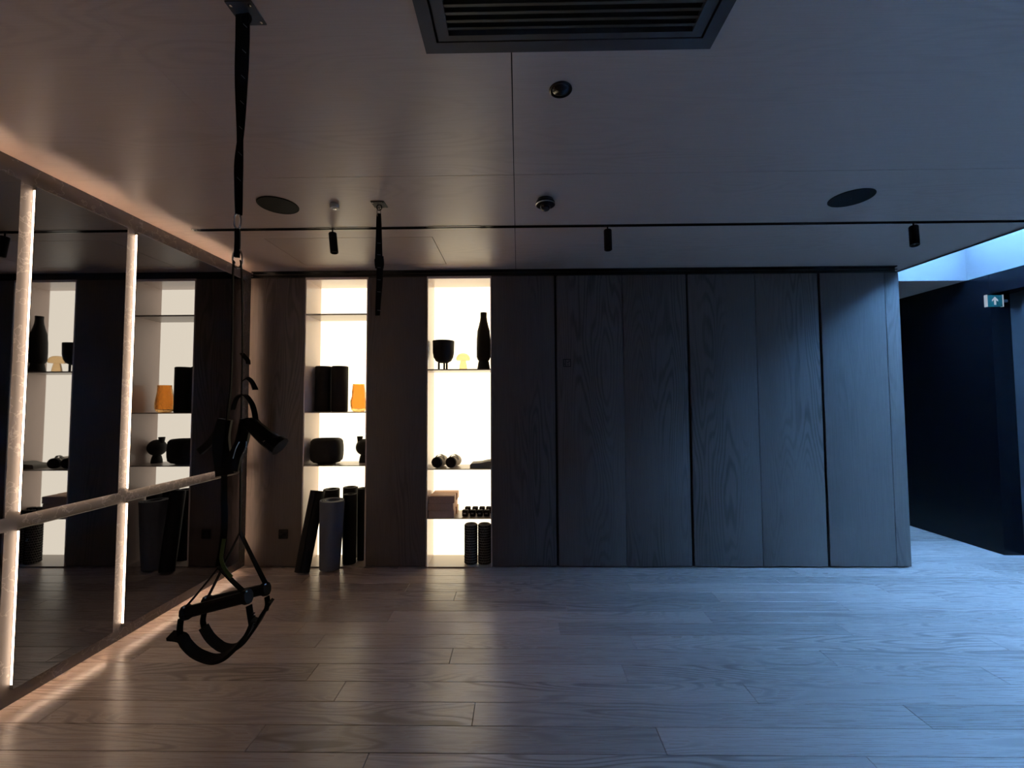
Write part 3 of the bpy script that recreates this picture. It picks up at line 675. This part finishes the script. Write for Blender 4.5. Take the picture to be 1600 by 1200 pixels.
b = MB(); b.prism([(-.098, 0), (.085, 0), (.090, .010), (.098, .062), (.060, .060), (0, .046), (-.085, .040), (-.098, .028)], -.08, .08)
o = b.build('folded_towel', M['greycloth']); o.location = (-.358, NY - .02, z); tag(o, 'folded grey cloth lying flat right of the two dark-ended rolls', 'towel')

z = .4462
for col in range(2):
    for lv in range(3):
        b = MB(); b.box(-.118, .118, -.066, .066, 0, .066, bev=.005)
        o = b.build('yoga_block', M['cork']); dx = (0.004, -.002, .008)[lv] if col == 0 else (.012, .0, .014)[lv]
        o.location = (-.722 + dx, YB + (.075 if col == 0 else .213), z + lv * .0665); o.rotation_euler.z = R((1, -1.5, 2)[lv])*.5
        tag(o, f"brown cork yoga block, {('bottom', 'middle', 'top')[lv]} of the {('front', 'rear')[col]} stack in the right niche", 'yoga block', 'stacked cork yoga blocks')
def dumbbell(x, label, last=None):
    t = thing('dumbbell', label, 'dumbbell', (x, YB + .05, z), 'small black dumbbells in the right niche')
    for y0, nm in ((0, 'weight'), (.120, 'weight')):
        b = MB(); b.box(-.0265, .0265, y0, y0 + .050, 0, .060, bev=.010); b.build(nm, M['rubber'], t)
    b = MB(); b.lathe([(.013, .050), (.014, .085), (.013, .120)], (0, 0, .030), 20, axis='Y'); b.build('handle', M['pinkgrip'], t, label='pale handle')
    b = MB(); b.box(-.012, .012, -.0006, .0001, .024, .036); b.build('marking', M['whitethread'], t, 0)
    t.rotation_euler.z = R(-5)
    return t
for x, lb in ((-.505, 'black dumbbell with a pale handle, nearest the cork blocks'), (-.434, 'black dumbbell with a pale handle, second from the cork blocks'), (-.367, 'black dumbbell with a pale handle, third from the cork blocks'), (-.303, 'black dumbbell with a pale handle, farthest from the cork blocks')):
    dumbbell(x, lb)
z = .0102
for x, lb in ((-.450, 'black textured hollow foam roller standing on the niche floor, left of the pair'), (-.323, 'black textured hollow foam roller standing on the niche floor, right of the pair')):
    t = thing('textured_foam_roller', lb, 'foam roller', (x, YB + .085, z), 'textured hollow foam rollers at the bottom of the right niche')
    b = MB(); b.open = True
    pr = hollow_tube(.056, .040, .365, .004); pr.append(pr[0]); b.lathe(pr, (0, 0, 0), 48); b.build('core', M['greycloth'], t, label='grey core')
    b = MB()
    for i in range(22):
        for j in range(15):
            a = 2 * PI * (i + .5 * (j % 2)) / 22; q = Vector((math.cos(a), math.sin(a), 0)); c = q * .0585 + Vector((0, 0, .018 + j * .0235))
            tt = Vector((-q.y, q.x, 0)); v = []
            for k in (-1, 1):
                for du, dz in ((-1, 0), (0, -1), (1, 0), (0, 1)):
                    v.append(b.bm.verts.new(c + q * (.0035 * k) + tt * du * (.0085 if k < 0 else .006) + Vector((0, 0, dz * (.0125 if k < 0 else .009)))))
            for k in range(4): b.bm.faces.new((v[k], v[(k + 1) % 4], v[4 + (k + 1) % 4], v[4 + k]))
            b.bm.faces.new(v[4:])
    b.build('nubs', M['rubber'], t, 20)

# ------------------------------------------------------------------ exit sign
t = thing('exit_sign', 'small green exit sign with a white upward arrow in the dark passage', 'sign', (4.588, 4.10, 2.460))
MB().box(-.072, .072, -.008, .008, -.056, .056).build('panel', M['signgreen'], t, 0)
MB().box(-.081, -.072, -.012, .012, -.058, .058).build('side_frame', M['signwhite'], t, 0)
MB().box(.072, .079, -.012, .012, -.058, .058).build('side_frame', M['signwhite'], t, 0)
b = MB(); b.prism([(-.009, -.040), (.011, -.040), (.011, .008), (.030, -.008), (.030, .010), (.001, .040), (-.028, .010), (-.028, -.008), (-.009, .008)], -.0092, -.0082); b.build('arrow', M['signwhite'], t, 0)
MB().box(.079, .130, -.004, .004, -.012, .012).box(.124, .130, .004, .141, -.012, .012).build('bracket', M['black'], t, 0)
